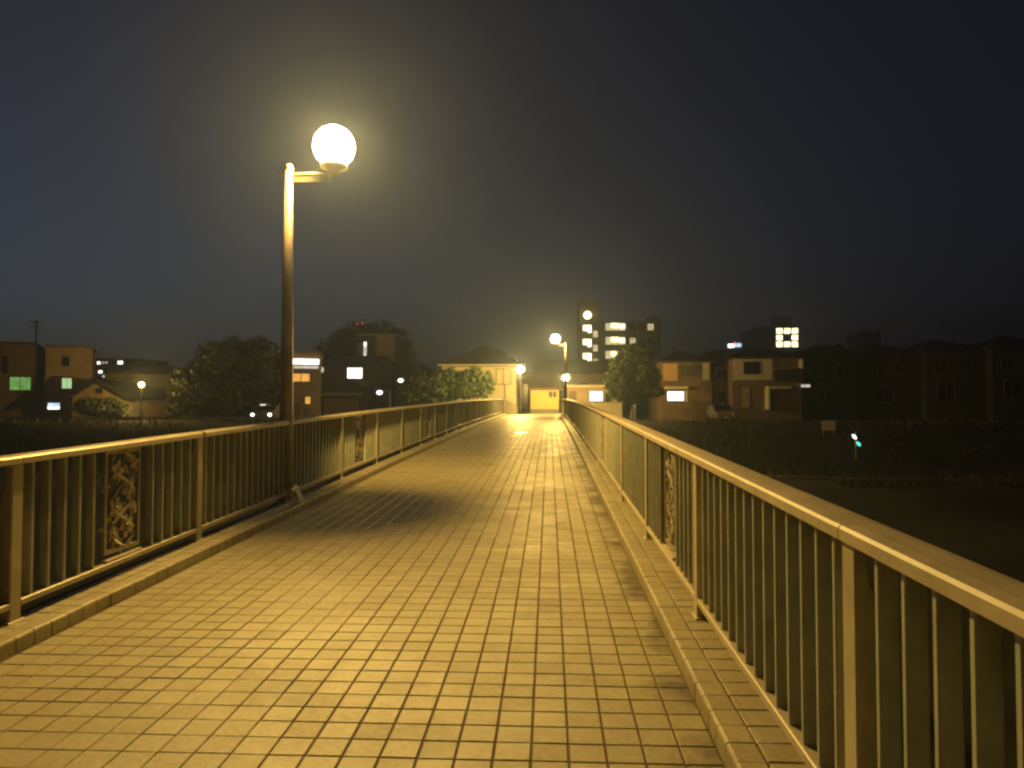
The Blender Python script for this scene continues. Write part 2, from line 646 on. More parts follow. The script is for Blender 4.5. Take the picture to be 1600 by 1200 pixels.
# ---- round access cover set in the paving far along the deck
p = pix(813, 666, 24.0)
cx_, cy_ = p.x, 25.5
cover = empty('access_cover', (cx_, cy_, deck_z(cy_)), 'small round metal cover set flush in the paving near the far end of the bridge', 'cover')
MB().lathe((cx_, cy_, deck_z(cy_) - 0.002), [(0.30, 0.0), (0.30, 0.008), (0.26, 0.010)], 28).build('rim', M_IRON, cover)
mb = MB()
mb.lathe((cx_, cy_, deck_z(cy_) + 0.004), [(0.255, 0.0), (0.25, 0.008)], 28)
mb.build('lid', M_IRON, cover)
cover.rotation_euler = (math.atan(slope(cy_)), 0, 0)

# ------------------------------------------------------------------ railings
OFF = {-1: -0.20, 1: 0.09}     # the two railings are set out slightly out of step
LAMP_ST = {-1: 3, 1: 17}      # stations where a lamp pole stands in for a post


def arc_panel():
    """cast openwork panel: blossoms and leaves on a wavy stem, in local y (along the rail) / z"""
    mb = MB()
    w, h = 0.46, 0.70
    t = 0.010
    for (a, b, c, d) in ((-w / 2, -w / 2 + .025, 0, h), (w / 2 - .025, w / 2, 0, h), (-w / 2 + .025, w / 2 - .025, 0, .03), (-w / 2 + .025, w / 2 - .025, h - .03, h)):
        mb.box(-t, t, a, b, c, d)
    rr = random.Random(5)

    def stem(pts, r):
        mb.tube([(0.0, a, b) for a, b in pts], r, 6)
    stem([(0.16 * math.sin(i * 0.75), 0.03 + i * h / 12 * 0.95) for i in range(13)], 0.014)
    stem([(-0.16 * math.sin(i * 0.75 + 0.5), 0.03 + i * h / 12 * 0.95) for i in range(13)], 0.012)

    def petal(cy0, cz0, ang, l, wd, x):
        pts = []
        for k in range(10):
            a = 2 * math.pi * k / 10
            u = l * 0.5 * (1 + math.cos(a))
            v = wd * math.sin(a) * (0.45 + 0.55 * u / l)
            pts.append((cy0 + u * math.cos(ang) - v * math.sin(ang), cz0 + u * math.sin(ang) + v * math.cos(ang)))
        mb.prism(pts, 'x', x - 0.006, x + 0.006)
    for cy0, cz0, s in ((-0.06, 0.16, 0.085), (0.09, 0.30, 0.08), (-0.08, 0.42, 0.09), (0.07, 0.55, 0.08), (0.12, 0.12, 0.06), (-0.14, 0.60, 0.06), (-0.14, 0.28, 0.06)):
        a0 = rr.uniform(0, 6)
        for q in range(5):
            petal(cy0, cz0, a0 + q * 2 * math.pi / 5, s, s * 0.42, -0.004 + 0.002 * (q % 3))
        mb.ball((-0.006, cy0, cz0), s * 0.22, 8)
    for q in range(26):
        cy0, cz0 = rr.uniform(-0.17, 0.17), rr.uniform(0.05, 0.64)
        petal(cy0, cz0, rr.uniform(0, 6.28), rr.uniform(0.08, 0.12), 0.024, rr.uniform(0.002, 0.010))
    return mb


def rail_profile(side):
    # (x outward, z) - flattened box section with soft edges, top slightly crowned
    return [(side * a, b) for a, b in ((-0.0725, -0.046), (-0.0725, -0.012), (-0.064, -0.003), (-0.03, 0.002), (0.03, 0.002), (0.064, -0.003), (0.0725, -0.012), (0.0725, -0.046), (0.05, -0.052), (-0.05, -0.052))]


def bar_mesh(name, section, y0, y1, m):
    """section in (x,z) extruded along y"""
    return MB().prism(section, 'y', y0, y1).mesh(name, m)


RAIL_TOP = 1.085      # above the deck
BOT_RAIL = 0.215      # top of the bottom rail above the deck
rail_len = math.hypot(STEP, STEP * 0.03) - 0.006


def make_railing(side):
    lab = ('beige steel railing with sage balusters along the right edge, running close past the viewer' if side > 0 else
           'beige steel railing with sage balusters along the left edge, interrupted by the near lamp pole')
    X = XC + side * RAIL_X
    root = empty('bridge_railing', (X, ST0, deck_z(ST0)), lab, 'railing', 'railings along the footbridge')
    org = root.location.copy()
    k0, k1 = -2, 21
    hme = bar_mesh('handrail', rail_profile(side), -rail_len / 2, rail_len / 2, M_RAIL)
    hshort = bar_mesh('handrail', rail_profile(side), -rail_len / 2 + 0.04, rail_len / 2 - 0.04, M_RAIL)
    bsec = [(side * a, b) for a, b in ((-0.045, -0.035), (-0.045, -0.004), (-0.039, 0.0), (0.034, 0.0), (0.04, -0.004), (0.04, -0.035))]
    bme = bar_mesh('bottom_rail', bsec, -STEP / 2 + 0.05, STEP / 2 - 0.05, M_RAIL)
    # post: flat plate narrow under the rail, deeper below, with a foot
    pm = MB()
    zt, zb = RAIL_TOP - 0.05, KERB_H
    poly = [(-0.045, zb), (-0.045, zt), (-0.005, zt), (0.0, zt - 0.10), (0.055, zt - 0.32), (0.055, zb)]
    pm.prism([(side * a, b) for a, b in poly], 'y', -0.048, 0.048)
    pm.prism([(side * a, b) for a, b in ((-0.058, zb - 0.02), (-0.058, zb + 0.012), (0.068, zb + 0.012), (0.068, zb - 0.02))], 'y', -0.075, 0.075)
    for bx in (-0.06, 0.06):
        pass
    pme = pm.mesh('post', M_POST, bevel=0.006)
    # baluster: flat bar with rounded edges
    hb = RAIL_TOP - 0.05 - BOT_RAIL + 0.004
    bal = MB()
    sec = [(-0.030, -0.008), (-0.025, -0.014), (0.025, -0.014), (0.030, -0.008), (0.030, 0.008), (0.025, 0.014), (-0.025, 0.014), (-0.030, 0.008)]
    bal.prism(sec, 'z', 0.0, hb)
    balme = bal.mesh('baluster', M_BAL)
    pan = arc_panel()
    panme = pan.mesh('decorative_panel', M_CAST)
    sill = MB().box(-0.03, 0.03, -0.235, 0.235, 0.0, 0.022).mesh('panel_sill', M_RAIL, bevel=0.004)
    far = MB()
    nb = 0
    for k in range(k0, k1 + 1):
        y = ST0 + STEP * k + OFF[side]
        z = deck_z(y)
        if k != LAMP_ST[side]:
            link('post', pme, root, Vector((X, y, z)) - org)
        if k == k1:
            break
        ya, yb = y, y + STEP
        za, zb_ = deck_z(ya), deck_z(yb)
        ang = math.atan2(zb_ - za, STEP)
        ym, zm = (ya + yb) / 2, (za + zb_) / 2
        link('handrail', hshort if LAMP_ST[side] in (k, k + 1) else hme, root, Vector((X, ym, zm + RAIL_TOP)) - org, (ang, 0, 0))
        link('bottom_rail', bme, root, Vector((X, ym, zm + BOT_RAIL)) - org, (ang, 0, 0))
        paneled = (k % 3 == 1)
        for q in range(1, 15):
            yy = ya + STEP * q / 15
            if paneled and 6 <= q <= 9:
                continue
            zz = za + (zb_ - za) * q / 15
            loc = Vector((X, yy, zz + BOT_RAIL - 0.002))
            if nb < 170 and yb > 1.0:
                link('baluster', balme, root, loc - org)
                nb += 1
            else:
                far.add([v.co + loc for v in balme.vertices], [tuple(p.vertices) for p in balme.polygons])
        if paneled:
            yy = ya + STEP * 0.5
            link('panel_sill', sill, root, Vector((X, yy, zm + BOT_RAIL)) - org, (ang, 0, 0))
            link('decorative_panel', panme, root, Vector((X, yy, zm + BOT_RAIL + 0.05)) - org, (0, 0, 0 if side > 0 else math.pi), (1, 1, 1.09))
    fo = far.build('distant_balusters', M_BAL, root)
    fo['kind'] = 'stuff'
    # rounded end of the handrail turning down to the kerb
    ye, ze = Y_END + OFF[side], deck_z(Y_END)
    pts = [(ye + 0.02, RAIL_TOP - 0.024)] + [(ye + 0.10 + 0.45 * math.sin(a), RAIL_TOP - 0.024 - 0.45 * (1 - math.cos(a))) for a in [R(15 * i) for i in range(7)]] + [(ye + 0.55, 0.05)]
    mb = MB()
    vs_, fs = [], []
    for i, (yy, zz) in enumerate(pts):
        y2, z2 = pts[min(i + 1, len(pts) - 1)]
        y1, z1 = pts[max(i - 1, 0)]
        t = Vector((0, y2 - y1, z2 - z1)).normalized()
        n = Vector((0, -t.z, t.y))
        for sx, sn in ((-0.0725, -0.024), (0.0725, -0.024), (0.0725, 0.024), (-0.0725, 0.024)):
            vs_.append(Vector((X + sx, yy, ze + zz)) + n * sn)
    for i in range(len(pts) - 1):
        for q in range(4):
            r_ = (q + 1) % 4
            fs.append((i * 4 + q, i * 4 + r_, i * 4 + 4 + r_, i * 4 + 4 + q))
    fs += [(3, 2, 1, 0), tuple(len(pts) * 4 - 4 + q for q in range(4))]
    mb.add(vs_, fs)
    mb.build('handrail_end', M_RAIL, root)
    return root


make_railing(1)
make_railing(-1)


# ------------------------------------------------------------------ globe lamps on the bridge
def point_light(name, loc, watt, col, radius, parent):
    ld = bpy.data.lights.new(name, 'POINT')
    ld.energy = watt
    ld.color = col
    ld.shadow_soft_size = radius
    lo = bpy.data.objects.new(name, ld)
    COL.objects.link(lo)
    lo.parent = parent
    lo.location = Vector(loc) - parent.location
    return lo


def bridge_lamp(side, st, label, watt):
    X = XC + side * RAIL_X
    y = ST0 + STEP * st + OFF[side]
    z = deck_z(y)
    root = empty('street_lamp', (X, y, z + KERB_H), label, 'street lamp', 'globe lamps on the bridge')
    arm_z = z + 4.15
    MB().tube([(X, y, z + KERB_H), (X, y, z + 1.2), (X, y, z + 2.6), (X, y, arm_z + 0.06)], [0.088, 0.080, 0.066, 0.050], 16).build('pole', M_POLE, root, smooth=True)
    MB().lathe((X, y, z + KERB_H - 0.01), [(0.13, 0), (0.13, 0.02), (0.10, 0.03), (0.095, 0.16), (0.085, 0.18)], 16).build('base_flange', M_POLE, root)
    MB().lathe((X, y, arm_z + 0.055), [(0.052, 0), (0.056, 0.02), (0.045, 0.06), (0.0001, 0.08)], 16).build('pole_cap', M_POLE, root, smooth=True)
    gx = X - side * 0.57
    mb = MB()
    mb.tube([(X + side * 0.13, y, arm_z), (gx, y, arm_z)], 0.016, 8)
    mb.box(min(X - side * .05, gx + side * .06), max(X - side * .05, gx + side * .06), y - 0.008, y + 0.008, arm_z - 0.10, arm_z - 0.015)
    mb.build('arm', M_POLE, root)
    gz = arm_z + 0.34
    MB().lathe((gx, y, arm_z - 0.03), [(0.05, 0), (0.07, 0.03), (0.085, 0.07), (0.165, 0.10), (0.168, 0.14)], 20).build('fitter', M_POLE, root, smooth=True)
    MB().ball((gx, y, gz), 0.255, 28).build('globe', E_GLOBE, root, smooth=True)
    point_light('bulb', (gx, y, gz - 0.01), watt, LAMP_COL, 0.11, root)
    return root


bridge_lamp(-1, 3, 'tall brown lamp post with glowing globe on a short arm, nearest, at left railing', 1400)
bridge_lamp(1, 17, 'tall lamp post with glowing globe on a short arm at far right railing', 1150)


# lamps on the bank
def post_top_lamp(px, py, Y, gz0, label, watt, r=0.2, gm=None):
    p = pix(px, py, Y)
    z0 = gz0 if gz0 is not None else ground_z(p.x, Y)
    root = empty('street_lamp', (p.x, Y, z0), label, 'street lamp', 'lamps on the far bank')
    MB().tube([(p.x, Y, z0 - 0.1), (p.x, Y, z0 + 0.8), (p.x, Y, p.z - r)], [0.07, 0.055, 0.04], 12).build('pole', M_METAL, root, smooth=True)
    MB().lathe((p.x, Y, p.z - r - 0.06), [(0.05, 0), (0.09, 0.05), (0.09, 0.08)], 14).build('fitter', M_METAL, root)
    MB().ball((p.x, Y, p.z), r, 20).build('globe', gm or E_GLOBE, root, smooth=True)
    point_light('bulb', (p.x, Y, p.z), watt, LAMP_COL, 0.06, root)
    return root


post_top_lamp(813, 577, 57.0, Z_END - 0.02, 'pale post-top globe lamp in front of the cream house', 2300, 0.28)
post_top_lamp(884, 590, 66.0, None, 'post-top globe lamp just behind the far end of the right railing', 2000, 0.28)
post_top_lamp(221, 601, 66.0, None, 'warm street lamp in front of the tan house at far left', 800, 0.26, globe_mat('amber_globe', (1.0, 0.55, 0.14), 6.0))


# ------------------------------------------------------------------ a pale folded paper leaning at the lamp base
px_, py_ = XC - RAIL_X + 0.19, ST0 + STEP * 3 - 0.30
zk = deck_z(py_) + KERB_H
pp = empty('folded_paper', (px_, py_, zk), 'pale folded paper leaning against the foot of the near lamp post', 'paper')
for nm, dx, tilt in (('front_sheet', 0.0, 0.42), ('back_sheet', -0.03, 0.30)):
    mb = MB()
    w, h = 0.14, 0.235
    for s_ in (-1, 1):
        q = [(0, 0), (s_ * w / 2, 0.03), (s_ * w / 2, h - 0.02), (0, h)]
        a = [Vector((px_ + dx - math.sin(tilt) * zz + 0.07, py_ + yy - 0.25 * abs(yy), zk + 0.004 + math.cos(tilt) * zz)) for yy, zz in q]
        b = [v + Vector((-0.006, 0, 0)) for v in a]
        mb.hexa(a + b)
    mb.build(nm, M_PAPER, pp)

# ------------------------------------------------------------------ buildings
GB = 0.25


def add_window(mb_parent, x0, x1, z0, z1, y, pane, frame=M_FRAME, mull=1, name='window', sill=False):
    fw = min(0.07, (x1 - x0) * 0.08)
    mb = MB()
    yf, yb = y - 0.06, y + 0.02
    mb.box(x0 - fw, x0, yf, yb, z0 - fw, z1 + fw)
    mb.box(x1, x1 + fw, yf, yb, z0 - fw, z1 + fw)
    mb.box(x0, x1, yf, yb, z1, z1 + fw)
    mb.box(x0, x1, yf, yb, z0 - fw, z0)
    for i in range(1, mull + 1):
        xm = x0 + (x1 - x0) * i / (mull + 1)
        mb.box(xm - fw / 2, xm + fw / 2, yf + 0.005, yb, z0, z1)
    w = mb.build(name, frame, mb_parent)
    MB().box(x0, x1, y - 0.022, y - 0.004, z0, z1).build('pane', pane, w)
    if sill:
        MB().box(x0 - 0.12, x1 + 0.12, y - 0.14, y - 0.004, z0 - fw - 0.06, z0 - fw - 0.004).build('sill', M_GREYW, w)
    return w


def building(name, label, px0, px1, py_top, Y, depth, wall, roof='flat', roof_m=M_ROOF, wins=(), z0=None, cat='house', eave=0.35, rise=1.4, group=None, py_base=None, parts=None):
    a, b = pix(px0, py_top, Y), pix(px1, py_top, Y)
    x0, x1, z1 = a.x, b.x, (a.z + b.z) / 2
    if z0 is None:
        z0 = min(ground_z(x0, Y), ground_z(x1, Y), GB) - 0.1
    root = empty(name, ((x0 + x1) / 2, Y, z0), label, cat, group)
    MB().box(x0, x1, Y, Y + depth, z0, z1).build('wall', wall, root)
    if roof == 'flat':
        rmb = MB()
        rmb.box(x0 - 0.12, x1 + 0.12, Y - 0.12, Y + depth + 0.12, z1 + 0.002, z1 + 0.22)
        rmb.build('roof', roof_m, root)
    elif roof == 'hip':
        e = eave
        r1 = min((x1 - x0), depth) * 0.45
        ym = Y + depth / 2
        v = [(x0 - e, Y - e, z1), (x1 + e, Y - e, z1), (x1 + e, Y + depth + e, z1), (x0 - e, Y + depth + e, z1),
             (x0 - e, Y - e, z1 + 0.16), (x1 + e, Y - e, z1 + 0.16), (x1 + e, Y + depth + e, z1 + 0.16), (x0 - e, Y + depth + e, z1 + 0.16),
             (x0 + r1, ym, z1 + rise), (x1 - r1, ym, z1 + rise)]
        MB().add(v, [(3, 2, 1, 0), (0, 1, 5, 4), (1, 2, 6, 5), (2, 3, 7, 6), (3, 0, 4, 7), (4, 5, 9, 8), (5, 6, 9), (6, 7, 8, 9), (7, 4, 8)]).build('roof', roof_m, root)
    elif roof == 'gable':     # gable end faces the viewer
        e = eave
        xm = (x0 + x1) / 2
        MB().prism([(x0, z1 + 0.002), (x1, z1 + 0.002), (xm, z1 + rise)], 'y', Y, Y + depth).build('gable_wall', wall, root)
        mb = MB()
        k = rise / ((x1 - x0) / 2)
        mb.prism([(x0 - e, z1 - e * k + 0.01), (xm, z1 + rise + 0.01), (x1 + e, z1 - e * k + 0.01), (x1 + e, z1 - e * k + 0.17), (xm, z1 + rise + 0.19), (x0 - e, z1 - e * k + 0.17)], 'y', Y - 0.5, Y + depth + 0.5)
        mb.build('roof', roof_m, root)
    elif roof == 'ridge':     # ridge parallel to the front
        e = eave
        ym = Y + depth / 2
        k = rise / (depth / 2)
        mb = MB().prism([(Y - e, z1 - e * k + 0.01), (ym, z1 + rise), (Y + depth + e, z1 - e * k + 0.01), (Y + depth + e, z1 - e * k + 0.18), (ym, z1 + rise + 0.18), (Y - e, z1 - e * k + 0.18)], 'x', x0 - e, x1 + e)
        mb.build('roof', roof_m, root)
        MB().prism([(Y, z1 + 0.002), (Y + depth, z1 + 0.002), (ym, z1 + rise - 0.02)], 'x', x0 + 0.01, x1 - 0.01).build('gable_wall', wall, root)
    for w in wins:
        p0, p1 = pix(w[0], w[3], Y), pix(w[2], w[1], Y)
        add_window(root, p0.x, p1.x, p0.z, p1.z, Y, w[4], mull=w[5] if len(w) > 5 else 1, name=w[6] if len(w) > 6 else 'window', sill=(w[7] if len(w) > 7 else False))
    return root


def slab(root, name, px0, py0, px1, py1, Y, out, m, back=0.0):
    """a box standing out of a facade between two photo corners"""
    a, b = pix(px0, py1, Y), pix(px1, py0, Y)
    return MB().box(a.x, b.x, Y - out, Y - 0.003 + back, a.z, b.z).build(name, m, root)


# far left: flat-roofed block with green windows
b = building('flat_roofed_building', 'tan flat-roofed block at far left with glowing green windows', 72, 145, 543, 74, 9, M_TAN, 'flat', M_BROWN,
             [(97, 591, 112, 607, E_GREEN2, 0), (97, 558, 108, 572, M_DARKGLASS, 0, 'vent')], cat='building')
a0 = pix(-60, 541, 75.5); a1 = pix(72, 541, 75.5)
MB().box(a0.x, a1.x - 0.01, 75.5, 84, GB - 0.1, a0.z).build('wing_wall', M_BROWN, b)
MB().box(a0.x - 0.1, a1.x - 0.14, 75.3, 84.1, a0.z + 0.002, a0.z + 0.2).build('wing_roof', M_ROOF, b)
p0, p1 = pix(31, 610, 75.5), pix(62, 591, 75.5)
add_window(b, p0.x, p1.x, p0.z, p1.z, 75.5, E_GREEN, mull=1, sill=True)
p0, p1 = pix(20, 585, 75.5), pix(28, 560, 75.5)
add_window(b, p0.x, p1.x, p0.z, p1.z, 75.5, M_DARKGLASS, mull=0)
s = empty('illuminated_sign', (pix(84, 634, 72).x, 72, GB), 'small white lit signboard below the green windows at far left', 'sign')
q0, q1 = pix(74, 640, 72), pix(94, 629, 72)
MB().box(q0.x, q1.x, 72, 72.15, q0.z, q1.z).build('case', M_METAL, s)
MB().box(q0.x + .05, q1.x - .05, 71.98, 71.997, q0.z + .05, (q0.z + q1.z) / 2 - .04).build('lit_panel', E_WHITE, s)
MB().box(q0.x + .05, q1.x - .05, 71.98, 71.997, (q0.z + q1.z) / 2 + .04, q1.z - .05).build('lit_panel', E_COOL, s)
for xx in (q0.x + 0.15, q1.x - 0.2):
    MB().box(xx, xx + .06, 72.04, 72.1, ground_z(xx, 72) - .1, q0.z).build('leg', M_METAL, s)
b.rotation_euler.z = R(30)
b.scale.x = 0.83
# gabled house
building('gabled_house', 'tan house at far left with its gable end facing the bridge', 113, 195, 620, 70, 8, M_TAN, 'gable', M_ROOF,
         [(150, 607, 160, 614, M_DARKGLASS, 0)], rise=1.45, eave=0.5)
# house behind the street lamp
b = building('tan_house', 'low tan house with tiled roof behind the left street lamp', 168, 268, 583, 83, 8, M_TAN, 'ridge', M_ROOF,
         [(240, 607, 258, 636, M_BROWN, 0, 'door'), (188, 600, 203, 613, M_DARKGLASS, 1)], rise=0.9)
b.rotation_euler.z = R(26)
b.scale.x = 0.88
# distant flats with a few bright windows
wl = [(152, 565, 157, 569, E_WHITE, 0), (160, 565, 163, 568, E_DIMW, 0), (165, 565, 168, 568, E_DIMW, 0), (184, 564, 192, 569, E_WHITE, 0),
      (186, 572, 191, 575, E_DIMW, 0), (154, 579, 160, 583, E_WHITE, 0), (160, 586, 164, 590, E_DIMW, 0)]
building('distant_flats', 'distant dark block of flats with a few bright white windows at left', 140, 215, 561, 170, 14, M_DKWALL, 'flat', M_ROOF, wl, cat='building')

# shop with white fluorescent fascia
b = building('shop_building', 'tan shop with white fluorescent fascia and orange windows beside the near lamp post', 440, 500, 552, 72, 9, M_TAN, 'flat', M_BROWN,
             [(457, 584, 484, 596, E_ORANGE, 1), (477, 620, 485, 631, E_ORANGE, 0)], cat='building')
slab(b, 'fascia_box', 450, 556, 499, 580, 72, 0.35, M_GREYW)
for i in range(4):
    slab(b, 'light_tube', 456 + i * 10.4, 561, 466 + i * 10.4, 569, 72 - 0.36, 0.12, E_WHITE)
slab(b, 'lit_strip', 458, 572, 496, 575.5, 72 - 0.36, 0.06, E_DIMW)
slab(b, 'door', 459, 630, 470, 650, 72, 0.06, M_BROWN)

b.rotation_euler.z = R(15)
b.scale.x = 0.95
# dark house with bright window
b = building('dark_house', 'dark two-storey house with one brilliant white window left of centre', 502, 584, 572, 76, 9, M_DKWALL, 'ridge', M_ROOF,
             [(543, 575, 566, 591, E_WHITE, 0), (501.5, 574, 506, 582, E_DIMW, 0), (563, 595, 574, 602, M_FRAME, 0, 'air_vent')], rise=1.2)
slab(b, 'eave', 500, 614, 566, 618, 76, 1.0, M_GREYW)
slab(b, 'shutter', 506, 622, 560, 652, 76, 0.05, M_BROWN)
# grey stair block behind it
b = building('stair_block', 'grey four-storey block with a tall lit stair window among trees', 558, 618, 524, 92, 10, M_DKWALL, 'flat', M_GREYW,
             [(568, 534, 573, 558, E_DIMW, 0), (559, 536, 566, 557, M_FRAME, 0), (586, 577, 589, 590, E_DIMW, 0), (596, 583, 598, 592, E_WARMD, 0)], cat='building')
slab(b, 'stair_light', 569.5, 535, 572, 540, 92, 0.15, E_WHITE)
slab(b, 'stair_wall', 590, 524, 617.6, 566, 92, 0.25, M_TAN)
MB().box(pix(588, 520, 92).x, pix(589, 520, 92).x, 91.8, 91.99, GB, pix(588, 520, 92).z).build('downpipe', M_METAL, b)

# cream house at the end of the bridge
b = building('cream_house', 'cream house brightly lit by the globe lamp at the end of the bridge', 690, 806, 573, 72, 9, M_CREAM, 'hip', M_ROOF,
             [(776, 577, 797, 600, M_CREAM, 1, 'shutter'), (720, 580, 742, 600, M_DARKGLASS, 1)], rise=2.4, eave=0.45)
slab(b, 'eave_gutter', 686, 569.5, 810, 572, 72, 0.55, M_CREAM)
slab(b, 'downpipe', 788, 601, 789.5, 640, 72, 0.08, M_BROWN)
# long dark-roofed hall behind
b = building('long_hall', 'long dark building with low brown roof behind the yellow shed', 806, 952, 583, 84, 12, M_BROWN, 'ridge', M_ROOF,
             [(812, 600, 824, 640, M_DARKGLASS, 0, 'door'), (884, 596, 897, 612, M_DARKGLASS, 1), (905, 598, 918, 612, M_DARKGLASS, 1)], rise=1.6, cat='building')
# yellow shed with two small windows
b = building('small_shed', 'low yellow-lit shed with two small dark windows at the end of the bridge', 829, 873, 610, 73, 4, M_SHED, 'flat', M_BROWN,
             [(858, 612, 862.5, 620, M_DARKGLASS, 0), (864.5, 612, 869, 620, M_DARKGLASS, 0)], cat='shed')
slab(b, 'plinth', 829, 639, 873, 647, 73, 0.06, M_GREYW)
# right of the rail end: small house with bluish window and its yard wall
b = building('corner_house', 'small beige house with cool bluish lit window right of the bridge end', 884, 965, 605, 74, 8, M_TAN, 'flat', M_CREAM,
             [(921, 611, 942, 627, E_COOL, 0), (946, 612, 956, 628, M_DARKGLASS, 0), (890, 612, 900, 627, M_BROWN, 0, 'shutter')], rise=1.0)
w0, w1 = pix(926, 629, 66), pix(972, 629, 66)
yw = empty('yard_wall', ((w0.x + w1.x) / 2, 66, GB), 'low beige yard wall beside the far right railing end', 'wall')
MB().box(w0.x, w1.x, 66, 66.2, ground_z(w0.x, 66) - 0.3, w0.z).build('wall_panel', M_CREAM, yw)
MB().box(w0.x - .04, w1.x + .04, 65.95, 66.25, w0.z + .002, w0.z + .07).build('coping', M_GREYW, yw)

# apartment tower
b = building('apartment_tower', 'tall apartment tower with lit stair landings and corridors behind the bridge end', 905, 939, 470, 155, 12, M_APT, 'flat', M_APT, (), cat='building')
for yy in (514, 536, 558, 580):
    add_window(b, pix(911, yy, 155).x, pix(924, yy, 155).x, pix(911, yy + 6, 155).z, pix(911, yy - 6, 155).z, 155, E_WARM, mull=0, name='stair_landing')
    add_window(b, pix(926.5, yy, 155).x, pix(934, yy, 155).x, pix(911, yy + 13, 155).z, pix(911, yy + 3, 155).z, 155, E_WARMD, mull=0, name='stair_landing')
    slab(b, 'parapet', 911, yy + 3, 918, yy + 6, 154.9, 0.4, M_APT)
slab(b, 'lamp_bracket', 913, 497, 923, 499, 155, 0.8, M_METAL)
lp = pix(918, 492.5, 154)
MB().ball(lp, 0.85, 16).build('landing_lamp', E_WARM, b, smooth=True)
wa, wb = pix(939, 505, 157), pix(1032, 505, 157)
MB().box(wa.x + .01, wb.x, 157, 168, GB, wa.z).build('wing_wall', M_APT, b)
MB().box(wa.x + .02, wb.x + .2, 156.8, 168.2, wa.z + .002, wa.z + .4).build('wing_roof', M_APT, b)
for yy in (511, 533, 555, 577):
    add_window(b, pix(946, yy, 157).x, pix(977, yy, 157).x, pix(946, yy + 5.5, 157).z, pix(946, yy - 6.5, 157).z, 157, E_WARMD, mull=2, name='corridor')
    slab(b, 'corridor_light', 955, yy - 6, 966 if yy < 550 else 962, yy + 1, 156.9, 0.15, E_WARM)
    if yy < 540:
        slab(b, 'corridor_light', 968, yy - 4, 976, yy + 2, 156.9, 0.15, E_WARM)
    for xx in (984, 998, 1012):
        add_window(b, pix(xx, yy, 157).x, pix(xx + 9, yy, 157).x, pix(xx, yy + 5, 157).z, pix(xx, yy - 5, 157).z, 157, (E_WARMD if (xx, yy) in ((984, 533), (1012, 511), (998, 555)) else M_DARKGLASS), mull=1)
slab(b, 'roof_tank', 1010, 497, 1030, 503, 159, 2.0, M_APT)

# houses on the right bank
b = building('brown_house', 'brown two-storey house on right bank with amber panel over a white-lit window', 1032, 1112, 566, 72, 9, M_BROWN, 'hip', M_ROOF,
             [(1043, 612, 1068, 626, E_WHITE, 1), (1005 + 60, 572, 1096, 588, M_FRAME, 2)], rise=1.5)
slab(b, 'amber_blind', 1036, 568, 1059, 595, 72, 0.08, mat('amber_blind', (0.55, 0.36, 0.16), 0.8))
slab(b, 'balcony_screen', 1098, 567, 1108, 594, 72, 0.10, M_CREAM)
slab(b, 'window_canopy', 1037, 604, 1074, 608, 72, 0.6, M_CREAM)
slab(b, 'side_shutter', 1070, 610, 1074, 628, 72, 0.06, M_WHITEW)
b = building('narrow_house', 'narrow dull brown house between the amber-panelled house and the white-walled house', 1114, 1142, 572, 73, 8, M_BROWN, 'hip', M_ROOF,
             [(1120, 578, 1135, 590, M_DARKGLASS, 1), (1122, 612, 1134, 628, M_DARKGLASS, 0)], rise=0.9)
b = building('white_walled_house', 'house on right bank with white upper wall, dark window and dark balcony', 1144, 1252, 560, 71, 9, M_BROWN, 'hip', M_ROOF,
             [(1157, 605, 1171, 637, M_TAN, 0, 'door')], rise=1.4)
slab(b, 'upper_wall', 1145, 561, 1206, 594, 71, 0.12, M_WHITEW)
p0, p1 = pix(1163, 584, 70.88), pix(1187, 566, 70.88)
add_window(b, p0.x, p1.x, p0.z, p1.z, 70.88, M_DARKGLASS, mull=1)
slab(b, 'balcony', 1207, 578, 1250, 597, 71, 0.9, M_DKWALL)
slab(b, 'balcony_rail', 1207, 576, 1250, 577.5, 71, 0.95, M_GREYW)
slab(b, 'balcony_post', 1248, 562, 1250, 577, 71, 0.9, M_WHITEW)
slab(b, 'porch_canopy', 1195, 604, 1230, 608, 71, 1.3, M_CREAM)
slab(b, 'porch_post', 1195, 608.5, 1197, 640, 71, 1.2, M_CREAM)
slab(b, 'porch_light', 1252, 601, 1264, 605, 71, 0.3, E_DIMW)
for i, (xa, xb, yt, Y, rise, lab) in enumerate((
        (1256, 1345, 556, 74, 1.3, 'dark unlit house just right of the white-walled house'),
        (1348, 1440, 553, 73, 1.4, 'dark unlit house with a hipped roof near the right edge, below the faint tower'),
        (1446, 1545, 549, 72, 1.5, 'black unlit house second from the right edge'),
        (1550, 1680, 545, 71, 1.6, 'black unlit house at the right edge of the view'))):
    building('unlit_house', lab, xa, xb, yt, Y, 9, M_DKWALL, 'hip', M_ROOF,
             [(xa + 15, yt + 14, xa + 33, yt + 32, M_DARKGLASS, 1), (xa + 52, yt + 14, xa + 72, yt + 32, M_DARKGLASS, 1), (xa + 20, yt + 50, xa + 45, yt + 76, M_DARKGLASS, 1)], rise=rise, group='dark houses on the right bank')
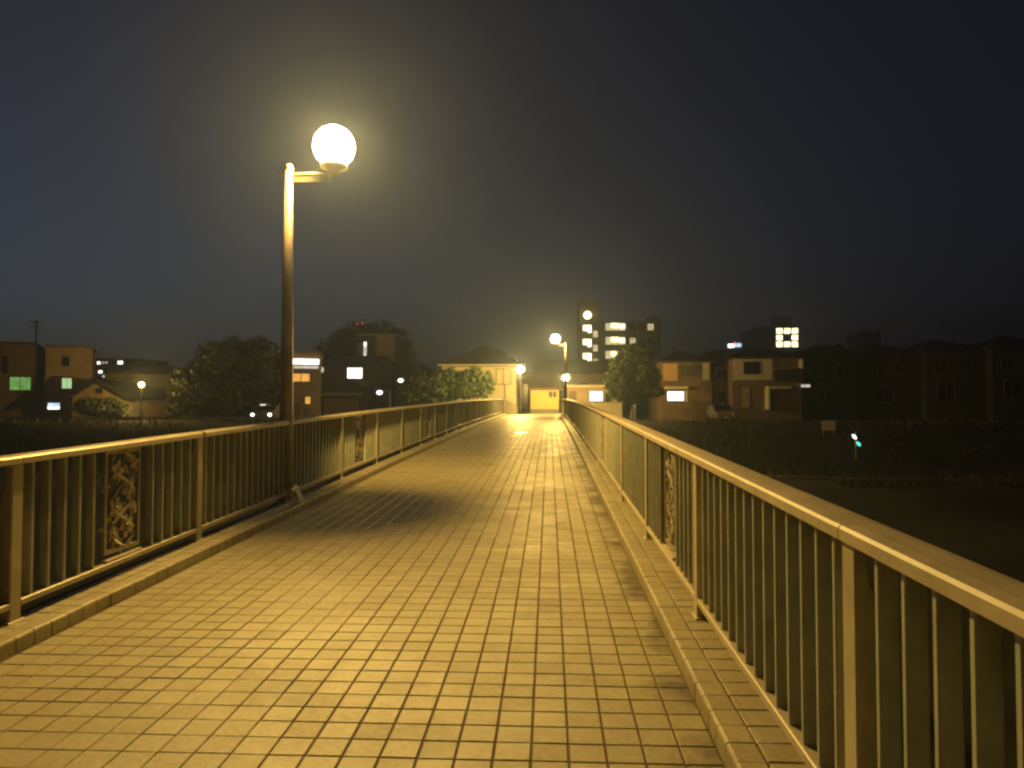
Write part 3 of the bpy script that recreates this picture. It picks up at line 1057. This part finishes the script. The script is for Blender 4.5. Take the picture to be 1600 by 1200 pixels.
# distant towers
b = building('distant_tower', 'distant dark tower with a block of golden lit windows above the right houses', 1182, 1250, 512, 210, 16, M_DKWALL, 'flat', M_DKWALL, (), cat='building')
for r_ in range(3):
    for c_ in range(3):
        if (r_, c_) == (1, 1):
            continue
        xx, yy = 1213 + c_ * 12, 513 + r_ * 10.5
        add_window(b, pix(xx, yy, 210).x, pix(xx + 9.5, yy, 210).x, pix(xx, yy + 8, 210).z, pix(xx, yy, 210).z, 210, E_WARM, mull=0)
slab(b, 'roof_house', 1205, 498, 1232, 511, 214, 3.0, M_DKWALL)
building('faint_tower', 'faint dim tower on the skyline toward the right edge', 1352, 1376, 518, 230, 14, M_GREYW, 'flat', M_GREYW,
         [(1356, 524, 1360, 528, M_DARKGLASS, 0), (1366, 524, 1370, 528, M_DARKGLASS, 0), (1356, 534, 1360, 538, M_DARKGLASS, 0)], cat='building')
b = building('distant_shop', 'distant low shop with a bright white roof sign on the right skyline', 1110, 1175, 548, 190, 12, M_DKWALL, 'flat', M_ROOF, (), cat='building')
slab(b, 'roof_sign', 1138, 537.5, 1147, 543, 190, 0.3, E_WHITE, back=0.4)
slab(b, 'roof_sign', 1149, 536.5, 1158, 542, 190, 0.3, E_COOL, back=0.4)
slab(b, 'sign_mark', 1147.4, 535, 1149, 538, 190, 0.3, E_RED, back=0.3)
for xx in (1141, 1152):
    slab(b, 'sign_post', xx, 541, xx + 0.8, 549, 190.5, 0.2, M_METAL)

# end of the left railing: low flared parapet
w0 = Vector((XC - RAIL_X - 0.02, Y_END + 0.70, 0))
w1 = Vector((XC - RAIL_X + 0.75, Y_END + 5.6, 0))
fp = empty('flared_parapet', (w0.x, w0.y, Z_END - 0.1), 'short beige parapet curving away from the end of the left railing', 'wall')
mb = MB()
t = (w1 - w0).normalized(); n = Vector((-t.y, t.x, 0)) * 0.11
N = 8
for i in range(N):
    a, c = w0.lerp(w1, i / N), w0.lerp(w1, (i + 1) / N)
    ha, hc = 1.08 - 0.55 * (i / N) ** 1.5, 1.08 - 0.55 * ((i + 1) / N) ** 1.5
    zb = Z_END - 0.2
    mb.hexa([(*(a - n).xy, zb), (*(c - n).xy, zb), (*(c + n).xy, zb), (*(a + n).xy, zb),
             (*(a - n).xy, Z_END + ha), (*(c - n).xy, Z_END + hc), (*(c + n).xy, Z_END + hc), (*(a + n).xy, Z_END + ha)])
mb.build('wall_body', M_CREAM, fp)
MB().box(w0.x - .16, w0.x + .16, w0.y - .14, w0.y + .16, Z_END - .2, Z_END + 1.14).build('end_pier', M_CREAM, fp)

# roadside guard rail along the left bank
gr = empty('guard_rail', (-35, 61.5, GB), 'low pale guard rail along the road on the left bank', 'guard rail')
for i in range(28):
    xx = -62 + i * 2.0
    zg = ground_z(xx, 61.5)
    MB().box(xx - .04, xx + .04, 61.5, 61.58, zg - .1, zg + .5).build('post', M_METAL, gr)
MB().box(-62.2, -7.8, 61.44, 61.497, GB + .28, GB + .46).build('beam', M_METAL, gr)


# ------------------------------------------------------------------ trees and shrubs
def leaf_cloud(blobs, count, size, seed):
    r = random.Random(seed)
    mb = MB()
    tot = sum(b[3] * b[4] * b[5] for b in blobs)
    V, Fc = [], []
    for (bx, by, bz, rx, ry, rz) in blobs:
        n = int(count * rx * ry * rz / tot)
        for _ in range(n):
            d = Vector((r.gauss(0, 1), r.gauss(0, 1), r.gauss(0, 1))).normalized()
            q = r.uniform(0.25, 1.0) ** 0.45
            bump = 1 + 0.30 * noise.noise(Vector((d.x * 2.2 + bx, d.y * 2.2 + by, d.z * 2.2 + bz)))
            c = Vector((bx + d.x * rx * q * bump, by + d.y * ry * q * bump, bz + d.z * rz * q * bump))
            if noise.noise(c * (0.9 / max(0.6, rx * 0.35))) < -0.28:
                continue
            s = size * r.uniform(0.6, 1.3)
            u = Vector((r.gauss(0, 1), r.gauss(0, 1), r.gauss(0, 0.7))).normalized()
            w = u.cross(Vector((r.gauss(0, 1), r.gauss(0, 1), r.gauss(0, 1)))).normalized()
            o = len(V)
            V += [c - u * s, c + w * s * 0.45, c + u * s, c - w * s * 0.45]
            Fc.append((o, o + 1, o + 2, o + 3))
    mb.v, mb.f = V, Fc
    return mb


def tree(name, label, x, Y, z0, blobs, count, size, leaf, seed, trunk_h, trunk_r, group=None, cat='tree'):
    root = empty(name, (x, Y, z0), label, cat, group)
    r = random.Random(seed)
    mb = MB()
    mb.tube([(x, Y, z0 - 0.2), (x + 0.1, Y, z0 + trunk_h * 0.5), (x, Y, z0 + trunk_h)], [trunk_r, trunk_r * 0.75, trunk_r * 0.6], 9)
    for (bx, by, bz, rx, ry, rz) in blobs:
        st = Vector((x, Y, z0 + trunk_h * r.uniform(0.6, 0.98)))
        en = Vector((bx, by, bz))
        mb.tube([st, st.lerp(en, 0.5) + Vector((0, 0, -0.1 * rx)), en], [trunk_r * 0.5, trunk_r * 0.3, trunk_r * 0.12], 6)
    mb.build('trunk', M_BARK, root)
    leaf_cloud(blobs, count, size, seed).build('crown', leaf, root)
    return root


def px_blob(px, py, Y, rpx, rpy, dy=0.0):
    c = pix(px, py, Y)
    k = Y / F_PX
    return (c.x, Y + dy, c.z, rpx * k, rpx * k * 0.8, rpy * k)


Yt = 68
bl = [px_blob(360, 570, Yt, 58, 42), px_blob(310, 600, Yt, 42, 40), px_blob(405, 585, Yt, 45, 50), px_blob(395, 550, Yt, 34, 26, 1), px_blob(345, 625, Yt, 60, 28, -1), px_blob(300, 632, Yt, 34, 22, -1), px_blob(410, 622, Yt, 28, 16, 1)]
tree('broad_tree', 'broad dark tree on the left bank beside the near lamp post', pix(350, 600, Yt).x, Yt, GB - .1, bl, 15000, 0.26, M_LEAF_D, 21, 3.2, 0.35)
Yt = 108
bl = [px_blob(572, 556, Yt, 66, 50), px_blob(528, 570, Yt, 42, 44), px_blob(616, 562, Yt, 36, 50), px_blob(590, 524, Yt, 38, 24), px_blob(548, 536, Yt, 34, 26), px_blob(508, 588, Yt, 26, 28)]
tree('domed_tree', 'tall domed dark tree rising behind the grey stair block', pix(570, 600, Yt).x, Yt, GB - .1, bl, 15000, 0.36, M_LEAF_D, 22, 6, 0.5)
Yt = 61.5
for i, (cx, cyy, rp, rq, lab) in enumerate(((660, 604, 30, 22, 'dark leafy shrub on the bank left of the other leafy shrubs'), (698, 600, 32, 26, 'rounded green shrub in the middle of the row left of the cream house'), (740, 597, 30, 24, 'bright green shrub in front of the cream house, lit by the globe lamp'))):
    bl = [px_blob(cx, cyy, Yt, rp, rq), px_blob(cx - 14, cyy + 12, Yt, rp * .7, rq * .7, -.5), px_blob(cx + 15, cyy + 8, Yt, rp * .65, rq * .7, -.4), px_blob(cx + 3, cyy - 12, Yt, rp * .5, rq * .55)]
    tree('leafy_shrub', lab, pix(cx, 600, Yt).x, Yt, ground_z(pix(cx, 600, Yt).x, Yt) - .1, bl, 5000, 0.17, M_LEAF_G if i else M_LEAF_D, 30 + i, 1.4, 0.12, 'shrubs left of the cream house', 'shrub')
Yt = 63
bl = [px_blob(985, 580, Yt, 34, 30), px_blob(962, 600, Yt, 20, 28, -1), px_blob(1008, 592, Yt, 26, 24), px_blob(990, 555, Yt, 26, 18), px_blob(975, 612, Yt, 26, 14, .5), px_blob(1018, 610, Yt, 20, 12)]
tree('bank_tree', 'green tree with lamplit left side at the right end of the bridge', pix(987, 600, Yt).x, Yt, ground_z(pix(987, 600, Yt).x, Yt) - .1, bl, 11000, 0.19, M_LEAF_G, 41, 2.4, 0.2)
Yt = 66.5
bl = [px_blob(140, 634, Yt, 24, 14), px_blob(172, 634, Yt, 26, 14), px_blob(156, 640, Yt, 34, 10, -.5)]
tree('dark_hedge_bush', 'dark rounded bush in front of the gabled house', pix(156, 640, Yt).x, Yt, GB - .1, bl, 5000, 0.16, M_LEAF_D, 43, 0.7, 0.1, cat='bush')
Yt = 90
for i, (cx, cyy, rp, rq, lab) in enumerate(((280, 598, 26, 22, 'small dark tree behind the left end of the broad tree'), (452, 588, 26, 26, 'dark tree seen past the near lamp post above the shop roof'), (655, 590, 26, 22, 'dark tree between the domed tree and the cream house'))):
    bl = [px_blob(cx, cyy, Yt, rp, rq), px_blob(cx + 12, cyy + 12, Yt, rp * .8, rq * .8), px_blob(cx - 12, cyy + 14, Yt, rp * .7, rq * .7)]
    tree('background_tree', lab, pix(cx, 600, Yt).x, Yt, GB - .1, bl, 5000, 0.26, M_LEAF_D, 50 + i, 3, 0.2, 'dark trees between the far houses')
for i, (cx, cyy, rp, rq, lab) in enumerate(((765, 560, 36, 14, 'dark treetop behind the cream house roof'), (1300, 560, 40, 22, 'black treetop behind the unlit houses at right'), (1120, 562, 26, 14, 'low dark treetop behind the narrow brown house'))):
    Yt = 120
    bl = [px_blob(cx, cyy, Yt, rp, rq), px_blob(cx + 22, cyy + 8, Yt, rp * .7, rq * .8), px_blob(cx - 24, cyy + 8, Yt, rp * .7, rq * .8), px_blob(cx, cyy + 24, Yt, rp, rq)]
    tree('skyline_tree', lab, pix(cx, 600, Yt).x, Yt, GB - .1, bl, 4500, 0.36, M_LEAF_D, 60 + i, 4, 0.3, 'dark trees on the skyline')

# rough grass on the bank slopes
rg = random.Random(77)
mb = MB()
V, Fc = [], []
for _ in range(26000):
    gx_, gy_ = (rg.uniform(4.5, 75) if rg.random() < 0.65 else rg.uniform(-60, -7)), rg.uniform(43.5, 61)
    if noise.noise(Vector((gx_ * 0.22, gy_ * 0.35, 4))) < -0.05 or 47.3 < gy_ < 49.1:
        continue
    gz_ = ground_z(gx_, gy_)
    h_ = rg.uniform(0.15, 0.55)
    a_ = rg.uniform(0, math.pi)
    dx_, dy_ = 0.05 * math.cos(a_), 0.05 * math.sin(a_)
    lx_, ly_ = rg.gauss(0, 0.12), rg.gauss(0, 0.12)
    o_ = len(V)
    V += [Vector((gx_ - dx_, gy_ - dy_, gz_ - 0.03)), Vector((gx_ + dx_, gy_ + dy_, gz_ - 0.03)), Vector((gx_ + lx_, gy_ + ly_, gz_ + h_))]
    Fc.append((o_, o_ + 1, o_ + 2))
mb.v, mb.f = V, Fc
tag(mb.build('grass', mat('dry_grass', (0.045, 0.048, 0.02), 0.9, var=0.5, scale=0.4)), 'rough dark grass covering the bank slopes', 'grass', kind='stuff')

# mast with red beacons behind the domed tree
p = pix(562, 506, 150)
ms = empty('radio_mast', (p.x, 150, GB), 'thin mast with two red warning lights over the domed tree', 'mast')
MB().tube([(p.x, 150, GB), (p.x, 150, p.z + 0.3)], [0.35, 0.15], 8).build('mast_pole', M_METAL, ms)
MB().box(p.x - .7, p.x + .7, 149.9, 150.1, p.z - .35, p.z - .22).build('crossbar', M_METAL, ms)
for dx, rr_ in ((-0.52, .2), (0.52, .27)):
    MB().ball((p.x + dx, 149.9, p.z), rr_, 10).build('beacon', E_RED, ms, smooth=True)


def lane_lamp(px, py, Y, label, left):
    p = pix(px, py, Y)
    z0 = ground_z(p.x, Y)
    root = empty('lane_lamp', (p.x + left * 1.0, Y, z0), label, 'street lamp', 'white lamps on the far lane')
    xx = p.x + left * 1.0
    MB().tube([(xx, Y, z0), (xx, Y, p.z + .15)], [0.07, 0.05], 8).build('pole', M_METAL, root)
    MB().tube([(xx, Y, p.z + .12), (p.x, Y, p.z + .2)], 0.03, 6).build('arm', M_METAL, root)
    MB().ball((p.x, Y, p.z), 0.30, 12, 0.7).build('lamp_head', E_WHITE, root, smooth=True)
    return root


lane_lamp(626, 594.5, 78, 'white lane lamp glowing over the shrubs, the higher one', 1)
lane_lamp(593, 613.5, 70, 'white lane lamp beside the dark house, the lower one', 1)


def utility_pole(px, py, Y, label):
    p = pix(px, py, Y)
    z0 = ground_z(p.x, Y)
    root = empty('utility_pole', (p.x, Y, z0), label, 'utility pole', 'utility poles on the far bank')
    MB().tube([(p.x, Y, z0 - .2), (p.x, Y, p.z)], [0.19, 0.11], 10).build('shaft', M_CONC, root)
    for k, dz in enumerate((-.35, -1.0)):
        MB().box(p.x - .9, p.x + .9, Y - .17, Y - .1, p.z + dz, p.z + dz + .09).build('crossarm', M_METAL, root)
        for dx in (-.8, -.3, .3, .8):
            MB().lathe((p.x + dx, Y - .135, p.z + dz + .09), [(.04, 0), (.06, .05), (.03, .14)], 8).build('insulator', M_WHITEW, root)


utility_pole(655, 535, 86, 'thin utility pole on the skyline between the domed tree and the cream house')
utility_pole(57, 500, 96, 'thin utility pole rising behind the flat-roofed block at far left')

# ------------------------------------------------------------------ cars
def car(px, py_head, Y, label, paint, lit, heading=0):
    c = pix(px, py_head, Y)
    z0 = ground_z(c.x, Y) + 0.03
    root = empty('parked_car', (c.x, Y, z0), label, 'car')
    w, l = 0.84, 3.9
    prof = [(0, .28), (0, .72), (.12, .82), (1.0, .95), (1.55, 1.42), (3.0, 1.45), (3.7, .98), (l, .92), (l, .28)]
    mb = MB()
    ctr = prof
    mb.prism([(Y + a, z0 + b) for a, b in ctr], 'x', c.x - w, c.x + w)
    mb.build('body', paint, root, bevel=0.05)
    mb = MB().hexa([(c.x - .7, Y + 1.02, z0 + .99), (c.x + .7, Y + 1.02, z0 + .99), (c.x + .7, Y + 1.06, z0 + .99), (c.x - .7, Y + 1.06, z0 + .99),
                    (c.x - .64, Y + 1.44, z0 + 1.37), (c.x + .64, Y + 1.44, z0 + 1.37), (c.x + .64, Y + 1.52, z0 + 1.37), (c.x - .64, Y + 1.52, z0 + 1.37)])
    mb.v = [v + Vector((0, -0.02, 0.02)) for v in mb.v]
    mb.build('windscreen', M_DARKGLASS, root)
    for sx in (-1, 1):
        for yy in (.75, 3.1):
            wmb = MB()
            wmb.lathe((0, 0, 0), [(0.16, -0.1), (0.3, -0.1), (0.31, 0), (0.3, 0.1), (0.16, 0.1)], 16)
            wmb.v = [Vector((c.x + sx * (w - .05) + v.z, Y + yy + v.x, z0 + .31 + v.y)) for v in wmb.v]
            wmb.build('wheel', M_BLACK, root)
        hm = MB().ball((c.x + sx * .76 * (1 if lit else .85), Y - 0.02, z0 + .62), 0.14 if lit else .1, 12, .8)
        hm.build('headlight', E_HEAD if lit else M_METAL, root, smooth=True)
    MB().box(c.x - .55, c.x + .55, Y - .03, Y - .003, z0 + .42, z0 + .55).build('grille', M_BLACK, root)
    MB().box(c.x - .2, c.x + .2, Y - .05, Y - .032, z0 + .33, z0 + .42).build('number_plate', M_WHITEW, root)
    return root


car(408, 650, 62.5, 'car with both headlights on facing this way left of the near lamp post', M_CARP, True)
car(1134, 636, 66.0, 'grey parked car in front of the narrow brown house', M_CARP, False)
car(178, 648, 67.3, 'dim parked car near the dark bush on the left bank', M_CARP, False)

# lit vending machine behind the headlights
p0, p1 = pix(406, 652, 66), pix(416, 632, 66)
vm = empty('vending_machine', ((p0.x + p1.x) / 2, 66, GB), 'lit vending machine standing just above the car headlights', 'vending machine')
MB().box(p0.x - .1, p1.x + .1, 66, 66.7, ground_z(p0.x, 66) - .05, p1.z + .08).build('cabinet', M_WHITEW, vm)
MB().box(p0.x + .05, p1.x - .05, 65.97, 65.997, p1.z - .55, p1.z - .02).build('display', E_WHITE, vm)
MB().box(p0.x + .05, p1.x - .05, 65.97, 65.997, p0.z + .25, p1.z - .62).build('lower_panel', E_ORANGE, vm)

# sign on the river slope
p = pix(1295, 665, 57)
zg = ground_z(p.x, 57)
sg = empty('notice_board', (p.x, 57, zg), 'small pale notice board on two legs on the dark right bank', 'sign')
MB().box(p.x - .5, p.x + .5, 57, 57.04, p.z - .37, p.z + .37).build('board', mat('faded_board', (0.6, 0.46, 0.34), 0.8), sg, bevel=0.01)
for sx in (-.36, .36):
    MB().box(p.x + sx - .03, p.x + sx + .03, 57.045, 57.1, zg - .2, p.z + .3).build('leg', M_METAL, sg)
# white and teal lights of unknown kind, on an invented post
p = pix(1336, 683, 54)
zg = ground_z(p.x, 54)
ml = empty('unidentified_lights', (p.x, 54, zg), 'unidentified white light above a teal light on the dark right bank', 'light')
MB().tube([(p.x + .1, 54.1, zg - .1), (p.x + .05, 54.1, p.z + .35)], .04, 8).build('added_stake', M_METAL, ml)
for (qx, qy), e, nm in (((1335, 682.5), E_WHITE, 'white_lamp'), ((1341.5, 693.5), E_TEAL, 'teal_lamp')):
    q = pix(qx, qy, 54)
    mb = MB().tube([q + Vector((-.13, 0, .15)), q + Vector((-.06, 0, .07)), q + Vector((.06, 0, -.07)), q + Vector((.13, 0, -.15))], [.03, .095, .095, .03], 10)
    mb.build(nm, e, ml, smooth=True)
# bollard near the bank tree
p = pix(992, 633, 62)
bo = empty('bollard', (p.x, 62, ground_z(p.x, 62)), 'thin bollard with a pale cap under the bank tree', 'bollard')
MB().tube([(p.x, 62, ground_z(p.x, 62) - .1), (p.x, 62, p.z - .1)], .05, 10).build('shaft', M_METAL, bo)
MB().ball((p.x, 62, p.z - .05), .1, 10).build('cap', M_WHITEW, bo, smooth=True)

# ------------------------------------------------------------------ thin haze volume, added to make the glow round the lamps
hz = MB().box(-910, 910, -510, 1010, -6.2, 40.0).build('haze', None)
hm_ = bpy.data.materials.new('lamp_glow_haze')
hm_.use_nodes = True
hn = hm_.node_tree
hn.nodes.clear()
ho = hn.nodes.new('ShaderNodeOutputMaterial')
hv = hn.nodes.new('ShaderNodeVolumePrincipled')
hv.inputs['Color'].default_value = (0.50, 0.65, 1.0, 1)
hv.inputs['Density'].default_value = 0.0015
hv.inputs['Anisotropy'].default_value = 0.74
hn.links.new(hv.outputs[0], ho.inputs['Volume'])
hz.data.materials.append(hm_)
tag(hz, kind='stuff')
